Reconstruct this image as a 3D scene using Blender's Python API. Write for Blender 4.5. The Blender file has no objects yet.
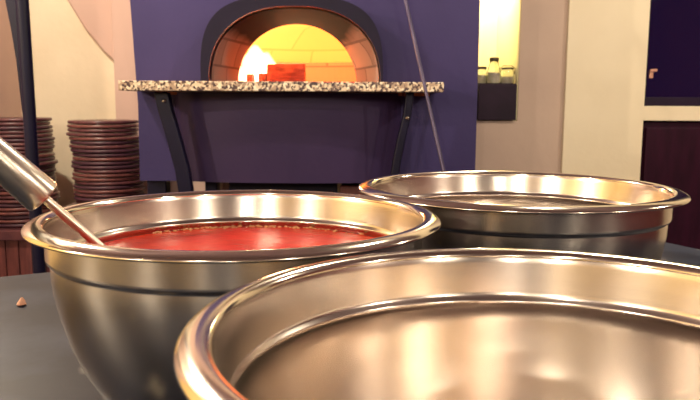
import bpy, bmesh, math, random
from mathutils import Vector, Matrix
from mathutils.geometry import tessellate_polygon
random.seed(7)
R = math.radians
scene = bpy.context.scene
COL = scene.collection

# ------------------------------------------------------------------ camera
CAM = Vector((0.0, 0.0, 1.155))
F = 716.0
PITCH, ROLL = R(7.73), R(0.307)
fwd = Vector((0, math.cos(PITCH), -math.sin(PITCH)))
U0 = Vector((0, math.sin(PITCH), math.cos(PITCH)))
X0 = Vector((1, 0, 0))
rgt = math.cos(ROLL) * X0 + math.sin(ROLL) * U0
upv = math.cos(ROLL) * U0 - math.sin(ROLL) * X0


def P(px, py, Y):
    """world point seen at (px, py) of the 700x400 frame that stands at depth Y"""
    d = fwd * F + rgt * (px - 350) - upv * (py - 200)
    return CAM + d * (Y / d.y)


def PZ(px, py, z):
    d = fwd * F + rgt * (px - 350) - upv * (py - 200)
    return CAM + d * ((z - CAM.z) / d.z)


cam_data = bpy.data.cameras.new('camera')
cam = bpy.data.objects.new('camera', cam_data)
COL.objects.link(cam)
cam.matrix_world = Matrix((
    (rgt.x, upv.x, -fwd.x, CAM.x), (rgt.y, upv.y, -fwd.y, CAM.y),
    (rgt.z, upv.z, -fwd.z, CAM.z), (0, 0, 0, 1)))
cam_data.sensor_width = 36
cam_data.lens = 36 * F / 700
cam_data.clip_start = 0.01
cam_data.dof.use_dof = True
cam_data.dof.focus_distance = 0.62
cam_data.dof.aperture_fstop = 26
scene.camera = cam


# ------------------------------------------------------------------ materials
def srgb(r, g, b):
    f = lambda c: (c / 255) / 12.92 if c / 255 <= 0.04045 else (((c / 255) + 0.055) / 1.055) ** 2.4
    return (f(r), f(g), f(b), 1)


def mat(name, col, rough=0.5, metal=0.0, col2=None, nscale=8.0, ndetail=4.0, bump=0.0, bscale=40.0,
        stretch=(1, 1, 1), emit=None, estr=0.0, trans=0.0, ior=1.45, coat=0.0, lo=0.35, hi=0.65, rvar=0.0, spec=None):
    m = bpy.data.materials.new(name)
    m.use_nodes = True
    nt = m.node_tree
    N, L = nt.nodes, nt.links
    b = N['Principled BSDF']
    b.inputs['Base Color'].default_value = col
    b.inputs['Roughness'].default_value = rough
    b.inputs['Metallic'].default_value = metal
    b.inputs['IOR'].default_value = ior
    b.inputs['Transmission Weight'].default_value = trans
    b.inputs['Coat Weight'].default_value = coat
    if spec is not None:
        b.inputs['Specular IOR Level'].default_value = spec
    if emit:
        b.inputs['Emission Color'].default_value = emit
        b.inputs['Emission Strength'].default_value = estr
    if col2 or bump or rvar:
        tc = N.new('ShaderNodeTexCoord')
        mp = N.new('ShaderNodeMapping')
        mp.inputs['Scale'].default_value = stretch
        L.new(tc.outputs['Object'], mp.inputs['Vector'])
    if col2 or rvar:
        n = N.new('ShaderNodeTexNoise')
        n.inputs['Scale'].default_value = nscale
        n.inputs['Detail'].default_value = ndetail
        L.new(mp.outputs[0], n.inputs['Vector'])
        mr = N.new('ShaderNodeMapRange')
        mr.inputs['From Min'].default_value = lo
        mr.inputs['From Max'].default_value = hi
        L.new(n.outputs['Fac'], mr.inputs['Value'])
        if col2:
            mx = N.new('ShaderNodeMix')
            mx.data_type = 'RGBA'
            mx.inputs['A'].default_value = col
            mx.inputs['B'].default_value = col2
            L.new(mr.outputs[0], mx.inputs['Factor'])
            L.new(mx.outputs['Result'], b.inputs['Base Color'])
        if rvar:
            ma = N.new('ShaderNodeMath')
            ma.operation = 'MULTIPLY_ADD'
            ma.inputs[1].default_value = rvar
            ma.inputs[2].default_value = rough
            L.new(mr.outputs[0], ma.inputs[0])
            L.new(ma.outputs[0], b.inputs['Roughness'])
    if bump:
        n2 = N.new('ShaderNodeTexNoise')
        n2.inputs['Scale'].default_value = bscale
        n2.inputs['Detail'].default_value = 5
        L.new(mp.outputs[0], n2.inputs['Vector'])
        bp = N.new('ShaderNodeBump')
        bp.inputs['Strength'].default_value = bump
        bp.inputs['Distance'].default_value = 0.01
        L.new(n2.outputs['Fac'], bp.inputs['Height'])
        L.new(bp.outputs[0], b.inputs['Normal'])
    return m


def steel_mat(name, col, rough, aniso):
    m = mat(name, col, rough, 1.0)
    nt = m.node_tree
    N, L = nt.nodes, nt.links
    b = N['Principled BSDF']
    b.inputs['Anisotropic'].default_value = aniso
    b.inputs['Anisotropic Rotation'].default_value = 0.25
    t = N.new('ShaderNodeTangent')
    t.direction_type = 'RADIAL'
    t.axis = 'Z'
    L.new(t.outputs[0], b.inputs['Tangent'])
    tc = N.new('ShaderNodeTexCoord')
    n = N.new('ShaderNodeTexNoise')
    n.inputs['Scale'].default_value = 9
    n.inputs['Detail'].default_value = 3
    L.new(tc.outputs['Object'], n.inputs['Vector'])
    ma = N.new('ShaderNodeMath')
    ma.operation = 'MULTIPLY_ADD'
    ma.inputs[1].default_value = 0.10
    ma.inputs[2].default_value = rough - 0.05
    L.new(n.outputs['Fac'], ma.inputs[0])
    L.new(ma.outputs[0], b.inputs['Roughness'])
    bp = N.new('ShaderNodeBump')
    bp.inputs['Strength'].default_value = 0.015
    bp.inputs['Distance'].default_value = 0.004
    L.new(n.outputs['Fac'], bp.inputs['Height'])
    L.new(bp.outputs[0], b.inputs['Normal'])
    return m


def brushed(name, col, rough, aniso):
    m = bpy.data.materials.new(name)
    m.use_nodes = True
    N, L = m.node_tree.nodes, m.node_tree.links
    N.remove(N['Principled BSDF'])
    g = N.new('ShaderNodeBsdfAnisotropic')
    g.distribution = 'BECKMANN'
    g.inputs['Roughness'].default_value = rough
    g.inputs['Anisotropy'].default_value = aniso
    t = N.new('ShaderNodeTangent')
    t.direction_type = 'RADIAL'
    t.axis = 'Z'
    L.new(t.outputs[0], g.inputs['Tangent'])
    tc = N.new('ShaderNodeTexCoord')
    mp = N.new('ShaderNodeMapping')
    mp.inputs['Scale'].default_value = (1, 1, 60)
    L.new(tc.outputs['Object'], mp.inputs['Vector'])
    n = N.new('ShaderNodeTexNoise')
    n.inputs['Scale'].default_value = 12
    L.new(mp.outputs[0], n.inputs['Vector'])
    mx = N.new('ShaderNodeMix')
    mx.data_type = 'RGBA'
    mx.inputs['A'].default_value = tuple(c * .93 for c in col[:3]) + (1,)
    mx.inputs['B'].default_value = col
    L.new(n.outputs['Fac'], mx.inputs['Factor'])
    L.new(mx.outputs['Result'], g.inputs['Color'])
    L.new(g.outputs[0], N['Material Output'].inputs['Surface'])
    return m


M = {}
M['steel'] = brushed('brushed_steel', (0.57, 0.52, 0.46, 1), 0.15, 0.84)
M['steel_out'] = steel_mat('satin_outer_steel', (0.66, 0.59, 0.53, 1), 0.22, 0.2)
M['rim'] = steel_mat('polished_rim_steel', (0.74, 0.68, 0.58, 1), 0.14, 0.0)
M['handle'] = mat('satin_handle_steel', (0.62, 0.55, 0.48, 1), 0.28, 1.0, bump=0.05)
M['cream'] = mat('cream_plaster', srgb(240, 226, 198), 0.75, col2=srgb(232, 217, 188), nscale=3, bump=0.15, bscale=25)
M['pier_shade'] = mat('shade_toned_plaster', srgb(200, 176, 160), 0.8, col2=srgb(190, 166, 152), nscale=3, bump=0.15, bscale=25)  # pier's shaded look put into the base colour, darker than the cream wall
M['pink'] = mat('rose_beige_plaster', srgb(214, 184, 170), 0.8, col2=srgb(205, 174, 160), nscale=2, bump=0.1, bscale=25)
M['ceiling'] = mat('tan_ceiling_paint', srgb(108, 84, 92), 0.8, col2=srgb(100, 78, 86), nscale=2)
M['darkwall'] = mat('deep_navy_paint', srgb(34, 24, 56), 0.6, col2=srgb(28, 20, 48), nscale=3)
M['yellow'] = mat('pale_yellow_plaster', srgb(244, 236, 196), 0.8, col2=srgb(238, 229, 186), nscale=3)
M['ochre'] = mat('ochre_cream_plaster', srgb(244, 216, 150), 0.8, col2=srgb(236, 206, 140), nscale=2)
M['redwall'] = mat('brick_red_paint', srgb(96, 40, 46), 0.6, col2=srgb(86, 34, 42), nscale=2)
M['floor'] = mat('terracotta_floor', srgb(62, 46, 56), 0.5, col2=srgb(52, 38, 48), nscale=5)
M['navy'] = mat('navy_painted_steel', srgb(60, 52, 96), 0.42, 0.0, spec=0.2, col2=srgb(54, 46, 88), nscale=2.5, bump=0.06, bscale=60)
M['drum'] = mat('plum_painted_steel', srgb(58, 44, 78), 0.4, 0.0, spec=0.2, col2=srgb(50, 38, 72), nscale=3, bump=0.05, bscale=60)
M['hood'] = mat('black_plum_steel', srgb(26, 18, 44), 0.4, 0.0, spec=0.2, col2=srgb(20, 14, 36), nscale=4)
M['strut'] = mat('black_blue_steel', srgb(20, 16, 44), 0.4, 0.0, spec=0.25, col2=srgb(17, 14, 36), nscale=6)
M['wood_dark'] = mat('dark_brown_wood', srgb(106, 62, 64), 0.35, col2=srgb(82, 46, 54), nscale=14, stretch=(1, 6, 1), coat=0.2)
M['wood_red'] = mat('reddish_wood', srgb(120, 66, 62), 0.45, col2=srgb(92, 50, 50), nscale=9, stretch=(6, 1, 1))
M['maroon'] = mat('dark_maroon_wood', srgb(48, 14, 34), 0.45, spec=0.15, col2=srgb(38, 11, 28), nscale=6, stretch=(6, 1, 1))
M['frame'] = mat('dark_window_frame', srgb(36, 20, 46), 0.4, spec=0.2, col2=srgb(30, 17, 40), nscale=6)
M['boxwood'] = mat('near_black_plum_wood', srgb(44, 26, 46), 0.4, spec=0.2, col2=srgb(34, 20, 36), nscale=8)
M['glass'] = mat('clear_glass', (0.95, 0.97, 0.95, 1), 0.03, trans=1.0, bump=0.01)
M['pane'] = mat('window_glass', (0.9, 0.92, 1, 1), 0.02, trans=1.0, bump=0.005)
M['cap'] = mat('dark_cap_metal', srgb(70, 56, 50), 0.4, 0.6, col2=srgb(60, 46, 42), nscale=30)
M['spice'] = mat('pale_dried_herb', srgb(225, 212, 196), 0.9, col2=srgb(205, 188, 168), nscale=60)
M['latch'] = mat('brass_pink_latch', srgb(200, 150, 130), 0.35, 0.5, col2=srgb(180, 130, 110), nscale=30)
M['peel'] = mat('grey_steel_pole', srgb(92, 84, 108), 0.4, 0.7, col2=srgb(76, 68, 92), nscale=10)
M['log'] = mat('charring_firewood', srgb(165, 88, 84), 0.8, col2=srgb(125, 58, 58), nscale=14, stretch=(1, 5, 5), bump=0.4, bscale=30)
M['soap'] = mat('rosy_crumb', srgb(230, 180, 150), 0.7, col2=srgb(210, 150, 125), nscale=90)
M['iron'] = mat('dark_lamp_metal', srgb(60, 50, 48), 0.4, 0.7, col2=srgb(50, 42, 40), nscale=20)
M['bulb'] = mat('warm_bulb', (1, 0.85, 0.6, 1), 0.4, emit=(1.0, 0.82, 0.55, 1), estr=120, bump=0.001)
M['foam'] = mat('oily_foam', srgb(236, 150, 110), 0.12, col2=srgb(240, 190, 130), nscale=90, trans=0.3)
M['flame'] = mat('flame', (1, 0.8, 0.5, 1), 0.9, emit=(1.0, 0.66, 0.30, 1), estr=26, bump=0.001)
fm = M['flame'] = bpy.data.materials.new('flame')
fm.use_nodes = True
fN, fL = fm.node_tree.nodes, fm.node_tree.links
fN.remove(fN['Principled BSDF'])
fe = fN.new('ShaderNodeEmission')
fe.inputs[0].default_value = (1.0, .72, .42, 1)
fe.inputs[1].default_value = 42
fL.new(fe.outputs[0], fN['Material Output'].inputs['Volume'])
M['ember'] = mat('glowing_ember', srgb(60, 20, 16), 0.9, col2=srgb(150, 50, 20), nscale=40,
                 emit=(1.0, 0.35, 0.12, 1), estr=2.0)


def sauce_mat():
    m = mat('tomato_sauce', srgb(222, 50, 42), 0.16, col2=srgb(232, 70, 48), nscale=22, lo=0.4, hi=0.7, bump=0.12, bscale=70, spec=0.3)
    b = m.node_tree.nodes['Principled BSDF']
    b.inputs['Subsurface Weight'].default_value = 0.0
    return m


M['sauce'] = sauce_mat()


def granite():
    m = bpy.data.materials.new('speckled_granite')
    m.use_nodes = True
    N, L = m.node_tree.nodes, m.node_tree.links
    b = N['Principled BSDF']
    b.inputs['Roughness'].default_value = 0.25
    tc = N.new('ShaderNodeTexCoord')
    v = N.new('ShaderNodeTexVoronoi')
    v.inputs['Scale'].default_value = 150
    L.new(tc.outputs['Object'], v.inputs['Vector'])
    sep = N.new('ShaderNodeSeparateColor')
    L.new(v.outputs['Color'], sep.inputs[0])
    cr = N.new('ShaderNodeValToRGB')
    cr.color_ramp.interpolation = 'CONSTANT'
    e = cr.color_ramp.elements
    e[0].position = 0
    e[0].color = srgb(78, 60, 62)
    e[1].position = 0.3
    e[1].color = srgb(178, 152, 130)
    for p, c in ((0.55, (226, 206, 178)), (0.8, (120, 98, 92)), (0.9, (245, 230, 205))):
        x = e.new(p)
        x.color = srgb(*c)
    L.new(sep.outputs[0], cr.inputs[0])
    L.new(cr.outputs[0], b.inputs['Base Color'])
    return m


M['granite'] = granite()


def slate():
    m = bpy.data.materials.new('worn_slate_counter')
    m.use_nodes = True
    N, L = m.node_tree.nodes, m.node_tree.links
    b = N['Principled BSDF']
    tc = N.new('ShaderNodeTexCoord')

    def noise(s, d=4):
        n = N.new('ShaderNodeTexNoise')
        n.inputs['Scale'].default_value = s
        n.inputs['Detail'].default_value = d
        L.new(tc.outputs['Object'], n.inputs['Vector'])
        return n
    n1, n2 = noise(7, 6), noise(16, 2)
    cr = N.new('ShaderNodeValToRGB')
    e = cr.color_ramp.elements
    e[0].position, e[0].color = 0.42, srgb(14, 18, 34)
    e[1].position, e[1].color = 0.60, srgb(48, 56, 74)
    L.new(n1.outputs['Fac'], cr.inputs[0])
    cr2 = N.new('ShaderNodeValToRGB')
    cr2.color_ramp.elements[0].position = 0.66
    cr2.color_ramp.elements[0].color = (0, 0, 0, 1)
    cr2.color_ramp.elements[1].position = 0.74
    cr2.color_ramp.elements[1].color = (0.7, 0.7, 0.7, 1)
    L.new(n2.outputs['Fac'], cr2.inputs[0])
    mx = N.new('ShaderNodeMix')
    mx.data_type = 'RGBA'
    mx.inputs['B'].default_value = srgb(140, 140, 130)
    L.new(cr2.outputs[0], mx.inputs['Factor'])
    L.new(cr.outputs[0], mx.inputs['A'])
    L.new(mx.outputs['Result'], b.inputs['Base Color'])
    b.inputs['Roughness'].default_value = 0.42
    b.inputs['Specular IOR Level'].default_value = 0.15
    bp = N.new('ShaderNodeBump')
    bp.inputs['Strength'].default_value = 0.2
    bp.inputs['Distance'].default_value = 0.004
    L.new(n1.outputs['Fac'], bp.inputs['Height'])
    L.new(bp.outputs[0], b.inputs['Normal'])
    return m


M['slate'] = slate()


def brick(name, c1, c2, mortar, sx, sz, soot=None):
    m = bpy.data.materials.new(name)
    m.use_nodes = True
    N, L = m.node_tree.nodes, m.node_tree.links
    b = N['Principled BSDF']
    b.inputs['Roughness'].default_value = 0.9
    b.inputs['Specular IOR Level'].default_value = 0.1
    tc = N.new('ShaderNodeTexCoord')
    mp = N.new('ShaderNodeSeparateXYZ')
    L.new(tc.outputs['Object'], mp.inputs[0])
    cb = N.new('ShaderNodeCombineXYZ')
    ad = N.new('ShaderNodeMath')
    ad.operation = 'ADD'
    L.new(mp.outputs['X'], ad.inputs[0])
    L.new(mp.outputs['Y'], ad.inputs[1])
    L.new(ad.outputs[0], cb.inputs['X'])
    L.new(mp.outputs['Z'], cb.inputs['Y'])
    br = N.new('ShaderNodeTexBrick')
    br.inputs['Scale'].default_value = 1
    br.inputs['Brick Width'].default_value = sx
    br.inputs['Row Height'].default_value = sz
    br.inputs['Mortar Size'].default_value = 0.004
    br.inputs['Color1'].default_value = c1
    br.inputs['Color2'].default_value = c2
    br.inputs['Mortar'].default_value = mortar
    L.new(cb.outputs[0], br.inputs['Vector'])
    out = br.outputs['Color']
    if soot:
        n = N.new('ShaderNodeTexNoise')
        n.inputs['Scale'].default_value = 12
        L.new(tc.outputs['Object'], n.inputs['Vector'])
        a2 = N.new('ShaderNodeMath')
        a2.operation = 'MULTIPLY_ADD'
        a2.inputs[1].default_value = 0.06
        L.new(n.outputs['Fac'], a2.inputs[0])
        ab = N.new('ShaderNodeMath')
        ab.operation = 'ABSOLUTE'
        L.new(mp.outputs['X'], ab.inputs[0])
        a3 = N.new('ShaderNodeMath')
        a3.operation = 'MULTIPLY_ADD'
        a3.inputs[1].default_value = -0.9
        L.new(ab.outputs[0], a3.inputs[0])
        L.new(mp.outputs['Z'], a3.inputs[2])
        L.new(a3.outputs[0], a2.inputs[2])
        mr = N.new('ShaderNodeMapRange')
        mr.inputs['From Min'].default_value = soot[0]
        mr.inputs['From Max'].default_value = soot[1]
        L.new(a2.outputs[0], mr.inputs['Value'])
        mx = N.new('ShaderNodeMix')
        mx.data_type = 'RGBA'
        mx.inputs['B'].default_value = srgb(8, 5, 12)
        L.new(mr.outputs[0], mx.inputs['Factor'])
        L.new(out, mx.inputs['A'])
        out = mx.outputs['Result']
    L.new(out, b.inputs['Base Color'])
    return m


# ------------------------------------------------------------------ mesh helpers
def link(name, me, m, parent=None, smooth=False):
    if m is not None:
        me.materials.append(m)
    if smooth:
        for p in me.polygons:
            p.use_smooth = True
    o = bpy.data.objects.new(name, me)
    COL.objects.link(o)
    if parent:
        o.parent = parent
    return o


def build(name, bm, m, parent=None, smooth=False, bevel=0.0, origin=None, autosmooth=None):
    bmesh.ops.recalc_face_normals(bm, faces=bm.faces)
    me = bpy.data.meshes.new(name)
    if bevel:
        bmesh.ops.bevel(bm, geom=[e for e in bm.edges if len(e.link_faces) == 2 and e.calc_face_angle(0) > 0.6],
                        offset=bevel, segments=2, profile=0.5, affect='EDGES')
    if origin is not None:
        bmesh.ops.translate(bm, verts=bm.verts, vec=-Vector(origin))
    bm.to_mesh(me)
    bm.free()
    o = link(name, me, m, parent, smooth)
    if origin is not None:
        o.location = origin
    if smooth and autosmooth:
        me.set_sharp_from_angle(angle=autosmooth)
    return o


def box(bm, x0, x1, y0, y1, z0, z1):
    vs = [bm.verts.new((x, y, z)) for x in (x0, x1) for y in (y0, y1) for z in (z0, z1)]
    for f in ((0, 1, 3, 2), (4, 6, 7, 5), (0, 4, 5, 1), (2, 3, 7, 6), (0, 2, 6, 4), (1, 5, 7, 3)):
        bm.faces.new([vs[i] for i in f])


def boxes(*bs):
    bm = bmesh.new()
    for b in bs:
        box(bm, *b)
    return bm


def tube(bm, p0, p1, r0, r1=None, n=16, cap=True):
    r1 = r0 if r1 is None else r1
    p0, p1 = Vector(p0), Vector(p1)
    d = (p1 - p0).normalized()
    a = d.orthogonal().normalized()
    c = d.cross(a)
    rings = []
    for p, r in ((p0, r0), (p1, r1)):
        rings.append([bm.verts.new(p + (a * math.cos(2 * math.pi * i / n) + c * math.sin(2 * math.pi * i / n)) * r) for i in range(n)])
    for i in range(n):
        j = (i + 1) % n
        bm.faces.new((rings[0][i], rings[0][j], rings[1][j], rings[1][i]))
    if cap:
        bm.faces.new(rings[0][::-1])
        bm.faces.new(rings[1])


def lathe(bm, prof, n=48, center=(0, 0, 0), close=False, axis=None):
    """prof: list of (r, z); r=0 collapses to a pole. close joins last to first."""
    c = Vector(center)
    rings = []
    for r, z in prof:
        if r < 1e-6:
            rings.append([bm.verts.new(c + Vector((0, 0, z)))])
        else:
            rings.append([bm.verts.new(c + Vector((r * math.cos(2 * math.pi * i / n), r * math.sin(2 * math.pi * i / n), z))) for i in range(n)])
    pairs = list(zip(rings, rings[1:])) + ([(rings[-1], rings[0])] if close else [])
    for a, b in pairs:
        for i in range(n):
            j = (i + 1) % n
            if len(a) == 1 and len(b) == 1:
                continue
            if len(a) == 1:
                bm.faces.new((a[0], b[j], b[i]))
            elif len(b) == 1:
                bm.faces.new((a[i], a[j], b[0]))
            else:
                bm.faces.new((a[i], a[j], b[j], b[i]))


def chain(bm, pts, rads, n=14):
    """tube through points with per-point radius"""
    pts = [Vector(p) for p in pts]
    rings = []
    a = None
    for k, p in enumerate(pts):
        d = (pts[min(k + 1, len(pts) - 1)] - pts[max(k - 1, 0)]).normalized()
        if a is None:
            a = d.orthogonal().normalized()
        a = (a - d * a.dot(d)).normalized()
        c = d.cross(a)
        rings.append([bm.verts.new(p + (a * math.cos(2 * math.pi * i / n) + c * math.sin(2 * math.pi * i / n)) * rads[k]) for i in range(n)])
    for A, B in zip(rings, rings[1:]):
        for i in range(n):
            j = (i + 1) % n
            bm.faces.new((A[i], A[j], B[j], B[i]))
    bm.faces.new(rings[0][::-1])
    bm.faces.new(rings[-1])


def prism(bm, poly, z0, z1):
    lo = [bm.verts.new((x, y, z0)) for x, y in poly]
    hi = [bm.verts.new((x, y, z1)) for x, y in poly]
    n = len(poly)
    bm.faces.new(lo[::-1])
    bm.faces.new(hi)
    for i in range(n):
        j = (i + 1) % n
        bm.faces.new((lo[i], lo[j], hi[j], hi[i]))


def extrude_y(bm, poly, y0, y1):
    """polygon in (x, z), extruded from y0 to y1"""
    lo = [bm.verts.new((x, y0, z)) for x, z in poly]
    hi = [bm.verts.new((x, y1, z)) for x, z in poly]
    n = len(poly)
    bm.faces.new(lo)
    bm.faces.new(hi[::-1])
    for i in range(n):
        j = (i + 1) % n
        bm.faces.new((lo[i], hi[i], hi[j], lo[j]))


def empty(name, loc=(0, 0, 0)):
    o = bpy.data.objects.new(name, None)
    COL.objects.link(o)
    o.location = loc
    o.empty_display_size = 0.05
    return o


def tag(o, label, cat, group=None, kind=None):
    o['label'] = label
    o['category'] = cat
    if group:
        o['group'] = group
    if kind:
        o['kind'] = kind
    return o


def struct(o):
    o['kind'] = 'structure'
    return o


def copy_tree(o, parent=None):
    c = o.copy()
    COL.objects.link(c)
    if parent is not None:
        c.parent = parent
    for ch in [x for x in bpy.data.objects if x.parent == o and x.name in COL.objects]:
        copy_tree(ch, c)
    return c


# ------------------------------------------------------------------ the room
YL = 3.65                      # far wall left of the oven
YP = 2.95                      # pier wall right of the oven
YR = 2.93                      # cream wall with the window
CEIL = 2.65
XL = P(18, 40, YL).x
XR = 4.4
XW = -4.2                      # far left side of the room, behind the short wall at XL
YW = 1.9
YB = -6.5
OV0 = P(129, 40, 2.45).x       # oven body left and right faces
OV1 = P(479, 40, 2.45).x
Y_FACE = 2.45
struct(build('floor', boxes((XW - .1, XR + .1, YB - .1, YL + .1, -.1, 0)), M['floor']))
struct(build('ceiling', boxes((XW - .1, XR + .1, YB - .1, YL + .1, CEIL, CEIL + .1)), M['ceiling']))
struct(build('wall_left', boxes((XL - .1, XL, YW, YL + .1, 0, CEIL)), M['pink']))
struct(build('wall_left', boxes((XW - .1, XW, YB, YW, 0, CEIL), (XW - .1, XL - .1, YW, YW + .1, 0, CEIL)), M['ochre']))
struct(build('wall_right', boxes((XR, XR + .1, YB - .1, YR + .4, 0, CEIL)), M['redwall']))
struct(build('wall_back', boxes((XL, OV1 + .02, YL, YL + .1, 0, CEIL)), M['cream']))
struct(build('wall_front', boxes((XW, -1.6, YB - .1, YB, 0, CEIL)), M['ochre']))
struct(build('wall_front', boxes((-1.6, XR, YB - .1, YB, 0, CEIL)), M['darkwall']))
# rose strip beside the oven and a raised rose wedge with a diagonal lower edge
xs0, xs1 = P(113, 40, 3.55).x, OV0 - .005
bm = bmesh.new()
box(bm, xs0, xs1 + .10, 3.55, YL, 0, CEIL)
struct(build('trim_1', bm, M['pink']))
bm = bmesh.new()
a0, a1, a2, a3 = P(62, -8, 3.6), P(84, 28, 3.6), P(104, 52, 3.6), P(113, 62, 3.6)
poly = [(a0.x, a0.z), (a1.x, a1.z), (a2.x, a2.z), (a3.x + .01, a3.z), (a3.x + .01, CEIL), (a0.x - .35, CEIL)]
extrude_y(bm, poly, 3.6, YL)
struct(build('trim_2', bm, M['pink'], bevel=.01))
# pier wall right of the oven with a lit niche
nx0, nx1 = P(476, 40, YP).x, P(519.5, 60, YP).x
nzb = P(500, 121, YP).z
nzt = CAM.z + .75
px1 = P(567, 60, YP).x
xW = OV1 + .012
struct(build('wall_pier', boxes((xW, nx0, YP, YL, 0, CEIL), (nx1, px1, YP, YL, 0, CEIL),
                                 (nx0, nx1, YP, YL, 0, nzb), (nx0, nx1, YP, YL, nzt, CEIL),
                                 (nx0, nx1, YP + .45, YL, nzb, nzt)), M['pier_shade']))
# lining of the niche
t = .004
struct(build('wall_niche', boxes((nx0, nx1, YP + .45 - t, YP + .45, nzb, nzt),
                                  (nx0, nx0 + t, YP + .01, YP + .45, nzb, nzt),
                                  (nx1 - t, nx1, YP + .01, YP + .45, nzb, nzt),
                                  (nx0, nx1, YP + .01, YP + .45, nzb, nzb + t)), M['yellow']))
# cream wall with window opening and the panel recess
rx0 = P(567, 60, YR).x
wx0 = P(647.5, 50, YR).x
wz0 = P(660, 106, YR).z
wz1 = CAM.z + .95
wx1 = wx0 + .75
cz1 = P(660, 120.5, YR).z
struct(build('wall_window', boxes((rx0, wx0, YR, YR + .25, 0, CEIL), (wx1, XR, YR, YR + .25, 0, CEIL),
                                   (wx0, wx1, YR, YR + .25, wz1, CEIL), (wx0, wx1, YR, YR + .25, cz1, wz0),
                                   (wx0, wx1, YR + .12, YR + .25, 0, cz1),
                                   (rx0, rx0 + .02, YR + .25, YL, 0, CEIL)), M['cream']))
# window
fw = .018
wf = struct(build('window_1', boxes((wx0, wx0 + fw, YR + .03, YR + .09, wz0, wz1), (wx1 - fw, wx1, YR + .03, YR + .09, wz0, wz1),
                                     (wx0, wx1, YR + .02, YR + .09, wz0, wz0 + .036), (wx0, wx1, YR + .03, YR + .09, wz1 - fw, wz1)),
                   M['frame'], bevel=.003))
build('window_pane', boxes((wx0 + fw, wx1 - fw, YR + .055, YR + .06, wz0 + .036, wz1 - fw)), M['pane'], wf)
lp = P(650, 73, YR + .03)
bm = boxes((lp.x - .006, lp.x + .010, YR + .018, YR + .03, lp.z - .022, lp.z + .012),
           (lp.x - .006, lp.x + .022, YR + .010, YR + .020, lp.z + .004, lp.z + .016))
build('window_latch', bm, M['latch'], wf, bevel=.002)
# maroon panelled cupboard under the window
cup = tag(empty('cupboard', ((wx0 + wx1) / 2, YR + .06, 0)), 'dark maroon wooden cupboard set in the cream wall below the window', 'cupboard')


def rel(o, par):
    o.location = Vector(o.location) - Vector(par.location)
    return o


def part(name, bm, m, par, **k):
    loc = Vector(par.location)
    bmesh.ops.translate(bm, verts=bm.verts, vec=-loc)
    return build(name, bm, m, par, **k)


cx0 = wx0 + .006
part('carcass', boxes((cx0, wx1 - .002, YR + .03, YR + .118, 0.0, cz1 - .006)), M['maroon'], cup, bevel=.006)
mid = (cx0 + wx1) / 2
for a, b in ((cx0 + .015, mid - .004), (mid + .004, wx1 - .02)):
    d = part('cupboard_door', boxes((a, b, YR + .012, YR + .03, .03, cz1 - .03)), M['maroon'], cup, bevel=.004)
    kx = (a + b) / 2 + (.14 if b < mid else -.14)
    part('knob', boxes((kx - .01, kx + .01, YR - .008, YR + .012, .5, .52)), M['latch'], cup, bevel=.004).parent = d
    d.children[0].matrix_parent_inverse.identity() if d.children else None

# ------------------------------------------------------------------ niche objects
bx0, bx1 = P(478.5, 100, YP - .02).x, P(516.5, 100, YP - .02).x
bz1, bz0 = P(500, 84.5, YP - .02).z, P(500, 120.5, YP - .02).z
crate = tag(empty('spice_crate', ((bx0 + bx1) / 2, YP + .05, nzb + t)), 'dark plum wooden crate holding up glass jars in the lit niche', 'crate')
part('crate_board', boxes((bx0, bx1, YP - .02, YP - .005, nzb + t, bz1), (bx0, bx0 + .012, YP - .005, YP + .15, nzb + t, bz1),
                          (bx1 - .012, bx1, YP - .005, YP + .15, nzb + t, bz1), (bx0, bx1, YP + .15, YP + .162, nzb + t, bz1)), M['boxwood'], crate, bevel=.002)
part('crate_lid', boxes((bx0 + .001, bx1 - .001, YP - .018, YP + .16, bz1, bz1 + .004)), M['boxwood'], crate)
jz = bz1 + .004


def glass_prof(outer, th):
    inner = [(max(r - th, .0), z) for r, z in outer if r > th]
    inner[0] = (inner[0][0], inner[0][1] + th)
    return outer + inner[::-1] + [(0, inner[0][1])]


def bottle(name, cx, cy, prof, label, cat, fill, capr, capz, caph):
    e = tag(empty(name, (cx, cy, jz)), label, cat, 'jars in the lit niche')
    bm = bmesh.new()
    lathe(bm, glass_prof(prof, .0022), 28)
    build('glass_body', bm, M['glass'], e, smooth=True)
    bm = bmesh.new()
    lathe(bm, [(0, .003), (fill[0], .003), (fill[0], fill[1]), (0, fill[1])], 24)
    build('contents', bm, M['spice'], e, smooth=True, autosmooth=.6)
    bm = bmesh.new()
    lathe(bm, [(0, capz), (capr, capz), (capr, capz + caph * .8), (capr * .9, capz + caph), (0, capz + caph)], 28)
    build('cap', bm, M['cap'], e, smooth=True, autosmooth=.6)
    return e


k = 2.98 / F
c = P(493.5, 84, 2.98)
bottle('spice_bottle', c.x, 2.98, [(0, 0), (.030, 0), (.032, .006), (.031, .03), (.027, .055), (.019, .078), (.018, .096)],
       'tapered glass bottle with a dark cap, tallest of the jars in the niche', 'bottle', (.026, .045), .0195, .094, .012)
c = P(507, 84, 3.0)
j = bottle('clip_jar', c.x, 3.0, [(0, 0), (.026, 0), (.028, .005), (.028, .048), (.024, .055), (.024, .060)],
           'short clip-top glass jar at the right end of the niche crate', 'jar', (.023, .03), .0255, .060, .007)
bm = bmesh.new()
chain(bm, [(-.029, -.002, .040), (-.031, 0, .064), (-.018, 0, .074), (.018, 0, .074), (.031, 0, .064), (.029, -.002, .040)], [.0016] * 6, 8)
build('wire_clip', bm, M['cap'], j)
c = P(481.5, 84, 3.0)
bottle('spice_jar', c.x, 3.0, [(0, 0), (.020, 0), (.021, .005), (.021, .05), (.018, .056), (.018, .062)],
       'small glass jar half hidden behind the dark oven edge, leftmost in the niche', 'jar', (.017, .035), .0195, .060, .010)

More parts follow.
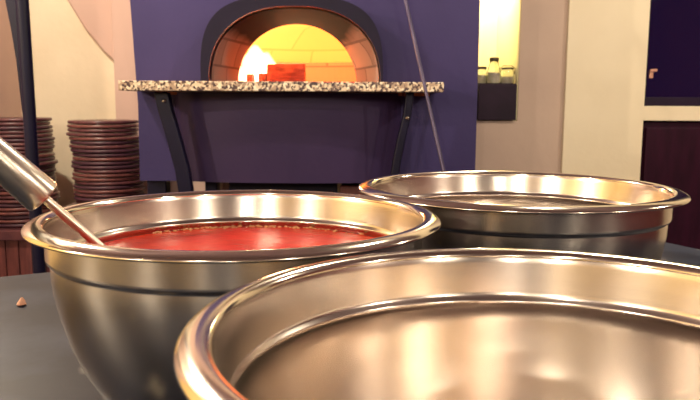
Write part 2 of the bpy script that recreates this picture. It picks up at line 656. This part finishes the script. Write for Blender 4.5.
# ------------------------------------------------------------------ pizza oven
OC = P(292, 60, 2.4).x
HZ = P(300, 81.5, 2.22).z      # top of the granite shelf
oven = tag(empty('pizza_oven', (OC, 3.0, 0)), 'navy steel-clad wood-fired pizza oven with a burning arched mouth', 'oven')


def arch(cx, w, h, n, z0=HZ, seg=40):
    pts = []
    for i in range(seg + 1):
        a = math.pi * i / seg
        ca, sa = math.cos(a), math.sin(a)
        pts.append((cx + w * math.copysign(abs(ca) ** (2 / n), ca), z0 + h * abs(sa) ** (2 / n)))
    return pts      # right base -> top -> left base


def archpx(pl, pr, ptop, Y, n):
    x0, x1 = P(pl, 78, Y).x, P(pr, 78, Y).x
    zt = P((pl + pr) / 2, ptop, Y).z
    return arch((x0 + x1) / 2, (x1 - x0) / 2, zt - HZ, n)


def loft(bm, secs, ys, flip=False):
    rings = [[bm.verts.new((x, y, z)) for x, z in s] for s, y in zip(secs, ys)]
    for A, B in zip(rings, rings[1:]):
        for i in range(len(A) - 1):
            bm.faces.new((A[i], A[i + 1], B[i + 1], B[i]))
    return rings


BODY_B = P(200, 181, Y_FACE).z
BODY_T = CAM.z + .72
hood_o = archpx(200.5, 383, -4, 2.33, 3.3)
hood_i = archpx(208.5, 380.5, 6, 2.33, 2.35)
mouth = archpx(238, 356.5, 24.3, 2.65, 2.05)
# facade plate with arched hole
hole = archpx(209, 380, 7, Y_FACE, 2.4)
vb, vm = P(140, 181, Y_FACE), P(138, 105, Y_FACE)
slope = (P(130, 0, Y_FACE).x - vm.x) / (P(130, 0, Y_FACE).z - vm.z)
OVT = vm.x + slope * (BODY_T - vm.z)
side = [(vb.x, BODY_B), (vm.x, vm.z), (OVT, BODY_T)]
outer = [Vector((OV1, Y_FACE, BODY_B)), Vector((OV1, Y_FACE, BODY_T))] + [Vector((x, Y_FACE, z)) for x, z in side[::-1]]
inner = [Vector((x, Y_FACE, z)) for x, z in hole]
bm = bmesh.new()
allv = outer + inner
tris = tessellate_polygon([outer, inner])
vs = [bm.verts.new(v) for v in allv]
for tr in tris:
    try:
        bm.faces.new([vs[i] for i in tr])
    except ValueError:
        pass
ret = bmesh.ops.extrude_face_region(bm, geom=list(bm.faces))
bmesh.ops.translate(bm, verts=[g for g in ret['geom'] if isinstance(g, bmesh.types.BMVert)], vec=(0, .02, 0))
part('facade', bm, M['navy'], oven)
bm = bmesh.new()
extrude_y(bm, side + [(x + .02, z) for x, z in side[::-1]], Y_FACE + .02, 3.54)
part('casing', bm, M['navy'], oven)
part('casing', boxes((OV1 - .02, OV1, Y_FACE + .02, 3.54, BODY_B, BODY_T),
                     (vb.x + .02, OV1, 3.52, 3.545, BODY_B, BODY_T), (vb.x + .02, OV1 - .02, Y_FACE + .02, 3.52, BODY_B, BODY_B + .02), (OVT, OV1, Y_FACE, 3.545, BODY_T, BODY_T + .02)), M['navy'], oven)
# hood: arched band
bm = bmesh.new()
n = len(hood_o)
o0 = [bm.verts.new((x, 2.33, z)) for x, z in hood_o]
i0 = [bm.verts.new((x, 2.33, z)) for x, z in hood_i]
o1 = [bm.verts.new((x, Y_FACE, z)) for x, z in hood_o]
i1 = [bm.verts.new((x, Y_FACE, z)) for x, z in hood_i]
for i in range(n - 1):
    bm.faces.new((o0[i], o0[i + 1], i0[i + 1], i0[i]))
    bm.faces.new((o0[i], o1[i], o1[i + 1], o0[i + 1]))
    bm.faces.new((i0[i], i0[i + 1], i1[i + 1], i1[i]))
part('hood', bm, M['hood'], oven, smooth=True, autosmooth=.6)
# stone vestibule
M['vest'] = brick('vestibule_stone', srgb(140, 114, 108), srgb(120, 94, 90), srgb(96, 74, 72), .16, .085, soot=(HZ - .01, HZ + .045))
bm = bmesh.new()
mid_s = [((a[0] + b[0]) / 2, (a[1] + b[1]) / 2) for a, b in zip(hood_i, mouth)]
sh = [(OC + (x - OC) * .985, HZ + (z - HZ) * .985) for x, z in hood_i]
loft(bm, [sh, mid_s, mouth], [2.36, 2.5, 2.65])
part('vestibule', bm, M['vest'], oven, smooth=True)
# dome
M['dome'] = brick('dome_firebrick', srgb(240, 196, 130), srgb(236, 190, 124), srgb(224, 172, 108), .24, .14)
mc = sum(p[0] for p in mouth) / len(mouth)


def sc(s, a, b):
    return [(mc + (x - mc) * a, HZ + (z - HZ) * b) for x, z in s]


bm = bmesh.new()
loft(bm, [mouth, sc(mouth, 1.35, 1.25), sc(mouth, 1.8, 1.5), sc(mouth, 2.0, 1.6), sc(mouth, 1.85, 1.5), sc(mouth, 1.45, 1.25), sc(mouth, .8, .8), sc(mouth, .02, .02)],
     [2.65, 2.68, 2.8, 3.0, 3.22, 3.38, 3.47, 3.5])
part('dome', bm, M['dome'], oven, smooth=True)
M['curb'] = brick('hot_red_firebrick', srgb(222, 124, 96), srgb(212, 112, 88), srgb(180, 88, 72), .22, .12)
zk = P(340, 62, 3.3).z
bm = bmesh.new()
rr_ = []
for i in range(41):
    a = R(-5 + 190 * i / 40)
    ca, sa = math.cos(a), math.sin(a)
    rr_.append([bm.verts.new((mc + (.40 - o_) * ca, 3.02 + (.38 - o_) * sa, z)) for o_, z in ((0, HZ), (.035, HZ), (.035, zk), (0, zk))])
for A, B in zip(rr_, rr_[1:]):
    for i in range(4):
        jx = (i + 1) % 4
        bm.faces.new((A[i], A[jx], B[jx], B[i]))
bm.faces.new(rr_[0])
bm.faces.new(rr_[-1][::-1])
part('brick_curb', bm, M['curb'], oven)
M['hearth'] = brick('hearth_tile', srgb(190, 120, 90), srgb(170, 100, 76), srgb(110, 60, 50), .2, .2)
part('hearth', boxes((mc - .46, mc + .46, Y_FACE - .02, 3.5, HZ - .04, HZ + .001)), M['hearth'], oven)
# granite shelf
sx0, sx1 = P(118, 86, 2.22).x, P(444, 86, 2.22).x
sz0 = P(280, 91.3, 2.22).z
part('granite_shelf', boxes((sx0, sx1, 2.22, Y_FACE - .001, sz0, HZ)), M['granite'], oven, bevel=.003)
# lower drum: curved steel apron
dx0, dx1 = P(172, 130, 2.4).x, P(402, 130, 2.4).x
bm = bmesh.new()
seg = 24
zt, zb = sz0 - .002, P(290, 182.5, 2.36).z
rows = []
for i in range(seg + 1):
    u = -1 + 2 * i / seg
    x = (dx0 + dx1) / 2 + u * (dx1 - dx0) / 2
    y = Y_FACE - .001 - .11 * math.sqrt(max(0, 1 - abs(u) ** 2.6))
    rows.append((bm.verts.new((x, y, zt)), bm.verts.new((x, y, zb))))
b0 = [bm.verts.new((r[0].co.x, Y_FACE, zt)) for r in rows]
b1 = [bm.verts.new((r[0].co.x, Y_FACE, zb)) for r in rows]
for i in range(seg):
    bm.faces.new((rows[i][0], rows[i + 1][0], rows[i + 1][1], rows[i][1]))
    bm.faces.new((rows[i][0], b0[i], b0[i + 1], rows[i + 1][0]))
    bm.faces.new((rows[i][1], rows[i + 1][1], b1[i + 1], b1[i]))
part('apron', bm, M['drum'], oven, smooth=True, autosmooth=.6)


# slanting struts under the shelf
def strut(pts, w, Y):
    bm = bmesh.new()
    ps = [P(a, b, Y) for a, b in pts]
    for s in (-1, 1):
        pass
    fr = []
    for p in ps:
        fr.append([bm.verts.new((p.x + dx, Y + dy, p.z)) for dx, dy in ((-w, -.02), (w, -.02), (w, .02), (-w, .02))])
    for A, B in zip(fr, fr[1:]):
        for i in range(4):
            jx = (i + 1) % 4
            bm.faces.new((A[i], A[jx], B[jx], B[i]))
    bm.faces.new(fr[0])
    bm.faces.new(fr[-1][::-1])
    return bm


part('strut', strut([(162, 92), (166, 110), (175, 140), (183, 170), (187, 196)], .022, 2.30), M['strut'], oven, bevel=.004)
part('strut', strut([(410, 92), (407, 115), (401, 140), (396, 165), (392, 196)], .013, 2.30), M['strut'], oven, bevel=.004)
for a, b in ((164, 101), (407.5, 118)):
    p = P(a, b, 2.278)
    bm = bmesh.new()
    bmesh.ops.create_uvsphere(bm, u_segments=12, v_segments=8, radius=.007)
    bmesh.ops.translate(bm, verts=bm.verts, vec=(p.x, 2.279, p.z))
    part('bolt', bm, M['rim'], oven, smooth=True)
# stand legs and beam
for a, b, y0 in ((147, 166, 2.5), (205, 217, 2.5), (440, 455, 2.5), (147, 166, 3.4), (440, 455, 3.4)):
    p0, p1 = P(a, 185, y0), P(b, 185, y0)
    part('stand_leg', boxes((p0.x, p1.x, y0, y0 + .06, 0, BODY_B)), M['strut'], oven, bevel=.003)
q0, q1 = P(229, 190, 2.5), P(337, 190, 2.5)
part('stand_beam', boxes((q0.x, q1.x, 2.5, 2.56, q0.z - .12, BODY_B)), M['strut'], oven)
part('stand_leg', boxes((q1.x - .06, q1.x, 2.5, 2.56, 0, q0.z - .12)), M['strut'], oven)
# wooden crate with firewood under the oven
w0, w1 = P(340, 186, 2.47), P(438, 186, 2.47)
wc = tag(empty('log_crate', ((w0.x + w1.x) / 2, 2.8, 0)), 'reddish brown wooden log crate standing on the floor under the oven', 'crate')
for zz in range(6):
    za = min(w0.z, BODY_B - .003) - .12 * (zz + 1) + .008
    part('slat', boxes((w0.x, w1.x, 2.47, 2.49, za, za + .112)), M['wood_red'], wc, bevel=.003)
part('crate_box', boxes((w0.x + .005, w1.x - .005, 2.49, 3.1, 0, min(w0.z, BODY_B - .005))), M['wood_red'], wc)

# fire
fp = P(256, 60, 2.95)
fire = tag(empty('fire', (fp.x, 2.95, HZ + .001)), 'white-hot fire burning at the left inside the oven', 'fire')


def flame(cx, cy, h, r, lean):
    bm = bmesh.new()
    pts, rd = [], []
    for i in range(17):
        t_ = i / 16
        pts.append((cx + lean * t_ * t_ + .012 * math.sin(5 * t_), cy + .01 * math.sin(7 * t_), h * 1.1 * t_))
        rd.append(max(.001, r * 1.15 * (math.sin(math.pi * min(1, t_ * .82 + .16)) ** .6)))
    chain(bm, pts, rd, 20)
    return bm


for a in ((0, 0, .150, .042, .012), (-.035, .02, .12, .032, .015), (.038, .01, .125, .034, .02), (-.06, -.02, .08, .024, -.005), (.015, -.03, .115, .034, .01)):
    build('flame', flame(*a), M['flame'], fire, smooth=True)
# firewood
def log_at(px0, px1, pt, Y, label, roty=0):
    x0, x1 = P(px0, 75, Y).x, P(px1, 75, Y).x
    zt_ = P(px0, pt, Y).z
    e = tag(empty('firewood', ((x0 + x1) / 2, Y, HZ + .001)), label, 'firewood', 'firewood in the oven')
    h_ = zt_ - HZ - .001
    w_ = (x1 - x0) / 2
    bm = bmesh.new()
    nx = 7
    rings = []
    for i in range(nx):
        x = -w_ + 2 * w_ * i / (nx - 1)
        jz_ = random.uniform(-.002, .002)
        rings.append([bm.verts.new((x, y + random.uniform(-.003, .003), z)) for y, z in
                      ((-.04, 0.0), (-.043, h_ * .55), (-.036, h_ * .96 + jz_), (0, h_ + jz_), (.035, h_ * .9), (.045, h_ * .4), (.04, 0.0))])
    for A, B in zip(rings, rings[1:]):
        for i in range(7):
            jx = (i + 1) % 7
            bm.faces.new((A[i], A[jx], B[jx], B[i]))
    bm.faces.new(rings[0][::-1])
    bm.faces.new(rings[-1])
    build('split_log', bm, M['log'], e)
    bm = boxes((-w_ * .9, w_ * .9, -.05, -.0445, .001, .008))
    build('ember_line', bm, M['ember'], e)
    return e


log_at(268, 305, 63.5, 2.80, 'large squared red log lying across the oven mouth')
log_at(259.5, 266.8, 73, 2.80, 'short log stub standing just left of the large red log')
log_at(248, 253.5, 74, 2.80, 'smallest charred log piece, nearest the left wall of the oven')

# peel pole leaning against the oven
pl = tag(empty('oven_peel', tuple(P(443, 168, 2.16))), 'thin grey metal oven peel leaning against the right of the granite shelf', 'oven peel')
pa, pb = P(404, -6, 2.21), P(443, 168, 2.10)
d_ = (pb - pa)
pc = pb + d_ * ((.02 - pb.z) / d_.z)
pt_ = pa - d_ * .25
bm = bmesh.new()
tube(bm, pt_, pc, .0052, n=12)
part('pole', bm, M['peel'], pl, smooth=True, autosmooth=.8)
bm = bmesh.new()
tube(bm, pt_ - d_.normalized() * .02, pt_ + d_.normalized() * .1, .010, n=12)
part('grip', bm, M['strut'], pl, smooth=True, autosmooth=.8)

# ------------------------------------------------------------------ left: post, shelves and stacks of boards
post = tag(empty('steel_post', (P(39, 270, 2.3).x, 2.3, 0)), 'tall dark navy metal post in front of the left board stack', 'post')
pt0, pt1 = P(22, 0, 2.3), P(39.5, 270, 2.3)
dd = pt1 - pt0
pbm = bmesh.new()
foot = pt1 + dd * ((0 - pt1.z) / dd.z)
top = pt0 - dd * ((CEIL - pt0.z) / -dd.z) if False else pt0 + dd * ((CEIL - pt0.z) / dd.z)
tube(pbm, foot, top, .020, n=20)
part('pole', pbm, M['strut'], post, smooth=True, autosmooth=.8)
bm = bmesh.new()
g = [P(23, 112, 2.3), P(17, 60, 2.3), P(12, 30, 2.3), P(6, 0, 2.3)]
off = Vector((-.03, 0, .2))
pts = [(g[0].x, g[0].z), (g[1].x, g[1].z), (g[2].x, g[2].z), (g[3].x, g[3].z), (g[3].x - .05, g[3].z + .3), (g[3].x + .03, g[3].z + .3), (g[0].x + .02, g[0].z)]
extrude_y(bm, pts, 2.292, 2.308)
part('gusset', bm, M['strut'], post, bevel=.002)

BR = .155
YS = 3.2


def board_mesh():
    bm = bmesh.new()
    lathe(bm, [(0, 0), (.120, 0), (.136, .002), (.151, .0035), (.1546, .0060), (.155, .0100), (.1546, .0150), (.1515, .0172), (.138, .0140), (.10, .0125), (0, .0125)], 56)
    return bm


board_mats = [M['wood_dark'],
              mat('chestnut_wood', srgb(124, 72, 68), 0.3, col2=srgb(94, 54, 56), nscale=12, stretch=(1, 6, 1), coat=0.3),
              mat('plum_brown_wood', srgb(84, 50, 62), 0.4, col2=srgb(66, 40, 52), nscale=12, stretch=(1, 6, 1), coat=0.1)]
ordn = ['first', 'second', 'third', 'fourth', 'fifth', 'sixth', 'seventh', 'eighth', 'ninth', 'tenth', 'eleventh', 'twelfth', 'thirteenth',
        'fourteenth', 'fifteenth', 'sixteenth', 'seventeenth', 'eighteenth', 'nineteenth', 'twentieth', 'twenty-first', 'twenty-second',
        'twenty-third', 'twenty-fourth', 'twenty-fifth', 'twenty-sixth', 'twenty-seventh', 'twenty-eighth']
protos = []
for m_ in board_mats:
    me = bpy.data.meshes.new('serving_board')
    b_ = board_mesh()
    bmesh.ops.recalc_face_normals(b_, faces=b_.faces)
    b_.to_mesh(me)
    b_.free()
    me.materials.append(m_)
    for p in me.polygons:
        p.use_smooth = True
    protos.append(me)
PITCHB = .0175


def stack(cx, cy, ztop, n, shift, where, group, wts):
    z = ztop - n * PITCHB
    for i in range(n):
        k_ = n - 1 - i      # 0 at the top
        o = bpy.data.objects.new('serving_board', random.choices(protos, wts)[0])
        COL.objects.link(o)
        s = random.uniform(.955, 1.0)
        o.scale = (s, s, 1)
        o.location = (cx + shift(k_) + random.uniform(-.005, .005), cy + random.uniform(-.004, .004), z + i * PITCHB)
        o.rotation_euler = (0, 0, random.uniform(0, 6.28))
        if k_ == 0:
            lab = 'round brown wooden board on top of the %s' % where
        else:
            lab = 'round brown wooden board, %s from the top of the %s' % (ordn[k_], where)
        tag(o, lab, 'board', group)
    return z


zr = P(105, 121, 3.05).z
xr = P(106, 140, YS).x
z2 = stack(xr, YS, zr, 21, lambda k_: -.010 if k_ < 4 else (.008 if k_ > 6 else 0), 'right stack by the oven', 'wooden boards in the right stack', (2, 2, 1))
zl = P(30, 118.5, 3.05).z
xl = P(17, 140, YS).x
z1 = stack(xl, YS, zl, 27, lambda k_: -.004 if k_ < 5 else (.004 if k_ % 7 < 4 else .010), 'left stack behind the post', 'wooden boards in the left stack', (2, 1, 2))
# low cabinet under the left stack (planked), block stool under the right
zc = z1
cab = tag(empty('low_cabinet', (xl, YS, 0)), 'low reddish wooden plank cabinet under the left stack of boards', 'cabinet')
xe = P(46.5, 250, 3.02).x
cl = max(XL + .01, xl - .26)
part('cabinet_top', boxes((cl, xe + .005, 3.0, 3.42, zc - .045, zc)), M['wood_dark'], cab, bevel=.004)
pw = (xe - cl - .01) / 6
for i in range(6):
    part('plank', boxes((cl + .005 + i * pw, cl + .005 + (i + 1) * pw - .004, 3.02, 3.04, .05, zc - .046)), M['wood_red'], cab, bevel=.003)
part('cabinet_body', boxes((cl + .005, xe, 3.041, 3.40, 0, zc - .046)), M['wood_dark'], cab)
st = tag(empty('stool', (xr, YS, 0)), 'dark wooden stool under the right stack of boards', 'stool')
part('seat', boxes((xr - .15, xr + .15, YS - .15, YS + .15, z2 - .04, z2)), M['wood_dark'], st, bevel=.006)
for sx in (-1, 1):
    for sy in (-1, 1):
        bm = bmesh.new()
        tube(bm, (xr + sx * .13, YS + sy * .13, 0), (xr + sx * .11, YS + sy * .11, z2 - .04), .016, .018)
        part('leg', bm, M['wood_dark'], st, smooth=True, autosmooth=.8)

# ------------------------------------------------------------------ counter
ZT = CAM.z - .2335
c1, c2 = PZ(9, 275.5, ZT), PZ(45, 272, ZT)
c3, c4 = PZ(669, 242.5, ZT), PZ(700, 249, ZT)


def isect(a, b, c, d):
    r_, s_ = b - a, d - c
    den = r_.x * s_.y - r_.y * s_.x
    t_ = ((c - a).x * s_.y - (c - a).y * s_.x) / den
    return a + r_ * t_


cor = isect(c1, c2, c3, c4)
dl = (c1 - c2).normalized()
dr = (c4 - c3).normalized()
print('counter corner', cor, 'dirs', dl, dr)
pL = cor + dl * ((-1.25 - cor.x) / dl.x)
pR = cor + dr * ((-.35 - cor.y) / dr.y)
ctr = tag(empty('counter', (0, .3, 0)), 'dark worn slate-topped counter carrying the three steel bowls', 'counter')
poly = [(pL.x, pL.y), (cor.x, cor.y), (pR.x, -.35), (pL.x, -.35)]
if pR.x > 2.4:
    tt = (2.3 - cor.x) / dr.x
    q_ = cor + dr * tt
    poly = [(pL.x, pL.y), (cor.x, cor.y), (2.3, q_.y), (2.3, -.35), (pL.x, -.35)]
bm = bmesh.new()
prism(bm, poly[::-1], ZT - .04, ZT)
part('countertop', bm, M['slate'], ctr, bevel=.004)
cxm = sum(p[0] for p in poly) / len(poly)
cym = sum(p[1] for p in poly) / len(poly)
bm = bmesh.new()
prism(bm, [(cxm + (x - cxm) * .94, cym + (y - cym) * .92) for x, y in poly][::-1], 0, ZT - .04)
part('counter_base', bm, M['maroon'], ctr)

# crumb on the counter
cp = PZ(22, 305.5, ZT)
bm = bmesh.new()
bmesh.ops.create_icosphere(bm, subdivisions=2, radius=.0055)
for v in bm.verts:
    v.co.x *= 1 + .5 * random.uniform(-.5, .5)
    v.co.z = v.co.z * (1.5 if v.co.z > 0 else .3) + random.uniform(-.0004, .0004)
    v.co.x *= max(.3, 1 - v.co.z * 90) if v.co.z > 0 else 1
zmin = min(v.co.z for v in bm.verts)
for v in bm.verts:
    v.co += Vector((cp.x, cp.y, ZT - zmin))
tag(build('crumb', bm, M['soap'], None, origin=(cp.x, cp.y, ZT)), 'small pinkish crumb on the dark counter left of the bowls', 'crumb')

# ------------------------------------------------------------------ bowls
RT = .0785          # rim top below camera
HB = .2335 - RT     # bowl height


def bowl(cx, cy, Rr, label):
    e = tag(empty('mixing_bowl', (cx, cy, ZT)), label, 'bowl', 'steel mixing bowls on the counter')
    s = Rr / .144
    top_z = HB
    body_in = [(.1305, -.0035), (.1299, -.0055), (.1291, -.011), (.1281, -.0175), (.1271, -.0236), (.1266, -.0250), (.1254, -.0262), (.1248, -.0275), (.1255, -.0290), (.1262, -.0308), (.1262, -.038), (.1250, -.047), (.1222, -.062),
               (.1165, -.082), (.109, -.100), (.098, -.119), (.084, -.133), (.069, -.144), (.050, -.1515), (.030, -.1528), (0, -.1530)]
    fine = [body_in[0]]
    for a_, b_ in zip(body_in, body_in[1:]):
        k_ = 4 if abs(b_[1] - a_[1]) > .003 and b_[1] > -.0240 else (2 if a_[1] < -.035 and b_[0] > .05 else 1)
        fine += [(a_[0] + (b_[0] - a_[0]) * q_ / k_, a_[1] + (b_[1] - a_[1]) * q_ / k_) for q_ in range(1, k_ + 1)]
    body_in = fine
    th = .0016
    out = []
    for i in range(len(body_in)):
        a = body_in[max(i - 1, 0)]
        b = body_in[min(i + 1, len(body_in) - 1)]
        dx, dz = b[0] - a[0], b[1] - a[1]
        ln = math.hypot(dx, dz) or 1
        r_, z_ = body_in[i]
        nx, nz = -dz / ln, dx / ln
        if -.0240 < z_ < -.0045:
            out.append((.1308, z_))
            continue
        if -.0310 < z_ < -.0240:
            out.append((.1280 if z_ < -.0255 else .1302, z_))
            continue
        out.append((max(0, r_ + nx * th), max(z_ + nz * th, -HB + .0001)))
    out[-1] = (0, -HB + .0001)
    prof = body_in + out[::-1]
    bm = bmesh.new()
    lathe(bm, [(r_ * s, top_z + z_) for r_, z_ in prof], 160)
    bmesh.ops.remove_doubles(bm, verts=bm.verts, dist=1e-6)
    bb = build('bowl_body', bm, M['steel'], e, smooth=True)
    bb.data.materials.append(M['steel_out'])
    for p in bb.data.polygons:
        c_ = p.center
        q_ = math.hypot(c_.x, c_.y) or 1
        if (p.normal.x * c_.x + p.normal.y * c_.y) / q_ - p.normal.z > 0:
            p.material_index = 1
    rim = [(.1303, -.0050), (.1304, -.0030), (.1312, -.0014), (.1328, -.0004), (.1350, 0), (.1376, -.0003), (.1400, -.0011), (.1420, -.0021), (.1434, -.0032), (.1440, -.0042),
           (.1438, -.0050), (.1430, -.0054), (.1418, -.0048), (.1395, -.0032), (.1360, -.0021), (.1335, -.0026), (.1322, -.0050)]
    bm = bmesh.new()
    lathe(bm, [(r_ * s, top_z + z_) for r_, z_ in rim], 160, close=True)
    build('rolled_rim', bm, M['rim'], e, smooth=True)
    return e


AX, AY, AR = -.079, .5094, .144
bowl(AX, AY, AR, 'wide steel mixing bowl on the left, filled with red tomato sauce')
bowl(.1625, .6955, .1549, 'empty steel mixing bowl at the back right, dark navy on its outside')
bowl(.0766, .2556, .1376, 'empty steel mixing bowl nearest the camera, cut by the bottom edge')

# tomato sauce
SZ = HB - .0315
sr = .1256
bm = bmesh.new()
rings = []
nseg = 120
rad = [i / 26 for i in range(27)]
for q in rad:
    r_ = q * sr
    ring = []
    for i in range(nseg if q > 0 else 1):
        a = 2 * math.pi * i / nseg
        x, y = r_ * math.cos(a), r_ * math.sin(a)
        z = .0007 * math.sin(60 * x + 2) * math.cos(55 * y) + .0005 * math.sin(140 * x + 90 * y) * (1 - q)
        ring.append(bm.verts.new((x, y, z * (1 - q ** 6))))
    rings.append(ring)
for A, B in zip(rings, rings[1:]):
    for i in range(nseg):
        jx = (i + 1) % nseg
        if len(A) == 1:
            bm.faces.new((A[0], B[i], B[jx]))
        else:
            bm.faces.new((A[i], B[i], B[jx], A[jx]))
prev = rings[-1]
for rr, zz in ((.1245, -.010), (.1222, -.024), (.1182, -.040), (.1115, -.058), (.098, -.080)):
    ring = [bm.verts.new((rr * math.cos(2 * math.pi * i / nseg), rr * math.sin(2 * math.pi * i / nseg), zz)) for i in range(nseg)]
    for i in range(nseg):
        jx = (i + 1) % nseg
        bm.faces.new((prev[i], ring[i], ring[jx], prev[jx]))
    prev = ring
bm.faces.new(prev[::-1])
sauce = build('tomato_sauce', bm, M['sauce'], None, smooth=True)
sauce.location = (AX, AY, ZT + SZ)
tag(sauce, 'bright red tomato sauce filling the left steel bowl', 'sauce')
# oily foam along the far edge
bm = bmesh.new()
for i in range(120):
    cl_ = random.choice([(112, 14), (104, 7), (88, 4), (96, 10), (62, 9), (126, 6), (76, 10)])
    a = R(random.gauss(cl_[0], cl_[1]))
    r_ = sr - .002 - abs(random.gauss(0, .004))
    s = random.uniform(.0006, .0020)
    mtx = Matrix.Translation((r_ * math.cos(a), r_ * math.sin(a), s * .25)) @ Matrix.Diagonal((s, s, s * .6, 1))
    bmesh.ops.create_icosphere(bm, subdivisions=2, radius=1.0, matrix=mtx)
foam = build('sauce_foam', bm, M['foam'], None, smooth=True)
foam.location = (AX, AY, ZT + SZ)
tag(foam, 'pale oily bubbles along the far edge of the red sauce', 'foam', kind='stuff')

# ladle leaning on the rim of the sauce bowl
best = None
for i in range(400):
    px_ = 40 + i * .1
    q_ = PZ(px_, 160 + 81 * px_ / 94, CAM.z - .0735)
    e_ = abs(math.hypot(q_.x - AX, q_.y - AY) - .1290)
    if best is None or e_ < best[0]:
        best = (e_, q_)
K0 = best[1]
K1 = P(94, 241, K0.y + .012)
dv = (K0 - K1).normalized()
print('ladle', K0, K1, dv, math.hypot(K1.x - AX, K1.y - AY), best[0])
lad = tag(empty('ladle', tuple(K0)), 'steel ladle with a thick tube handle resting in the bowl of sauce', 'ladle')
s0 = K0 + dv * .010      # start of the thick handle
end = K0 - dv * .088
bm = bmesh.new()
tube(bm, s0 + dv * .005, end, .0034, .0031, 14)
part('shaft', bm, M['handle'], lad, smooth=True, autosmooth=.8)
bm = bmesh.new()
pts = [s0 - dv * .001, s0, s0 + dv * .0015, s0 + dv * .03, s0 + dv * .08, s0 + dv * .125, s0 + dv * .135]
chain(bm, pts, [.0112, .0128, .0132, .0122, .0105, .0098, .0070], 28)
part('handle', bm, M['handle'], lad, smooth=True, autosmooth=.6)
bm = bmesh.new()
lathe(bm, [(0, -.018), (.012, -.0165), (.020, -.010), (.0235, 0), (.0225, 0), (.019, -.009), (.011, -.0152), (0, -.0166)], 32)
ce = end + Vector((.018, .006, .002))
bmesh.ops.translate(bm, verts=bm.verts, vec=ce)
part('scoop', bm, M['handle'], lad, smooth=True)

# ------------------------------------------------------------------ ceiling lamps
lamps = [(2.15, -2.8, 75), (2.8, -1.0, 60), (.3, -5.0, 70), (-1.05, -3.9, 75), (-2.7, -2.3, 110), (-3.0, .1, 130), (1.95, 1.35, 30), (-1.2, 2.1, 70), (.5, 1.5, 22), (-.5, -1.3, 16)]  # the lamp by the board stacks is added to brighten the wall there
words = ['behind the camera to the right', 'over the right side of the room', 'at the far end of the room', 'behind the camera to the left',
         'in the left rear corner', 'over the left side of the room', 'before the cream window wall', 'added before the left board stacks to brighten their wall', 'before the oven', 'just behind the camera']
proto = None
for (x, y, pw_), wd in zip(lamps, words):
    if proto is None:
        e = empty('pendant_lamp', (x, y, CEIL))
        bm = bmesh.new()
        lathe(bm, [(0, 0), (.045, 0), (.045, -.012), (.008, -.018), (0, -.018)], 24)
        build('canopy', bm, M['iron'], e, smooth=True, autosmooth=.6)
        bm = bmesh.new()
        tube(bm, (0, 0, -.018), (0, 0, -.29), .004, n=8)
        build('cord', bm, M['iron'], e)
        bm = bmesh.new()
        lathe(bm, [(.018, -.29), (.022, -.30), (.026, -.325), (.075, -.36), (.078, -.362), (.074, -.362), (.024, -.330), (0, -.328)], 28)
        build('lamp_shade', bm, M['iron'], e, smooth=True)
        bm = bmesh.new()
        bmesh.ops.create_uvsphere(bm, u_segments=20, v_segments=12, radius=.032)
        bmesh.ops.translate(bm, verts=bm.verts, vec=(0, 0, -.372))
        build('bulb', bm, M['bulb'], e, smooth=True)
        proto = e
    else:
        e = copy_tree(proto)
        e.location = (x, y, CEIL)
    tag(e, 'small dark pendant lamp and warm bulb %s' % wd, 'lamp', 'pendant lamps')
    ld = bpy.data.lights.new('lamp_light', 'POINT')
    ld.energy = pw_ * 1.15
    ld.color = (1.0, .86, .66)
    ld.shadow_soft_size = .03
    lo_ = bpy.data.objects.new('lamp_light', ld)
    COL.objects.link(lo_)
    lo_.location = (x, y, CEIL - .43)


def point(name, loc, e, colr, size):
    ld = bpy.data.lights.new(name, 'POINT')
    ld.energy = e
    ld.color = colr
    ld.shadow_soft_size = size
    o = bpy.data.objects.new(name, ld)
    COL.objects.link(o)
    o.location = loc
    return o


point('fire_light', (fp.x + .02, 2.93, HZ + .16), 16, (1.0, .62, .30), .04)
point('fire_light', (fp.x - .02, 2.80, HZ + .08), 1.5, (1.0, .5, .25), .03)
# unseen light added in the niche top to brighten the recess
point('niche_light', ((nx0 + nx1) / 2, YP + .25, nzt - .12), 6.5, (1.0, .90, .70), .03)

# ------------------------------------------------------------------ world & view
w = bpy.data.worlds.new('night')
scene.world = w
w.use_nodes = True
w.node_tree.nodes['Background'].inputs[0].default_value = (.020, .010, .055, 1)
w.node_tree.nodes['Background'].inputs[1].default_value = .35
vs_ = scene.view_settings
vs_.view_transform = 'Standard'
vs_.look = 'None'
vs_.gamma = 1
vs_.use_curve_mapping = False
vs_.exposure = 0.22
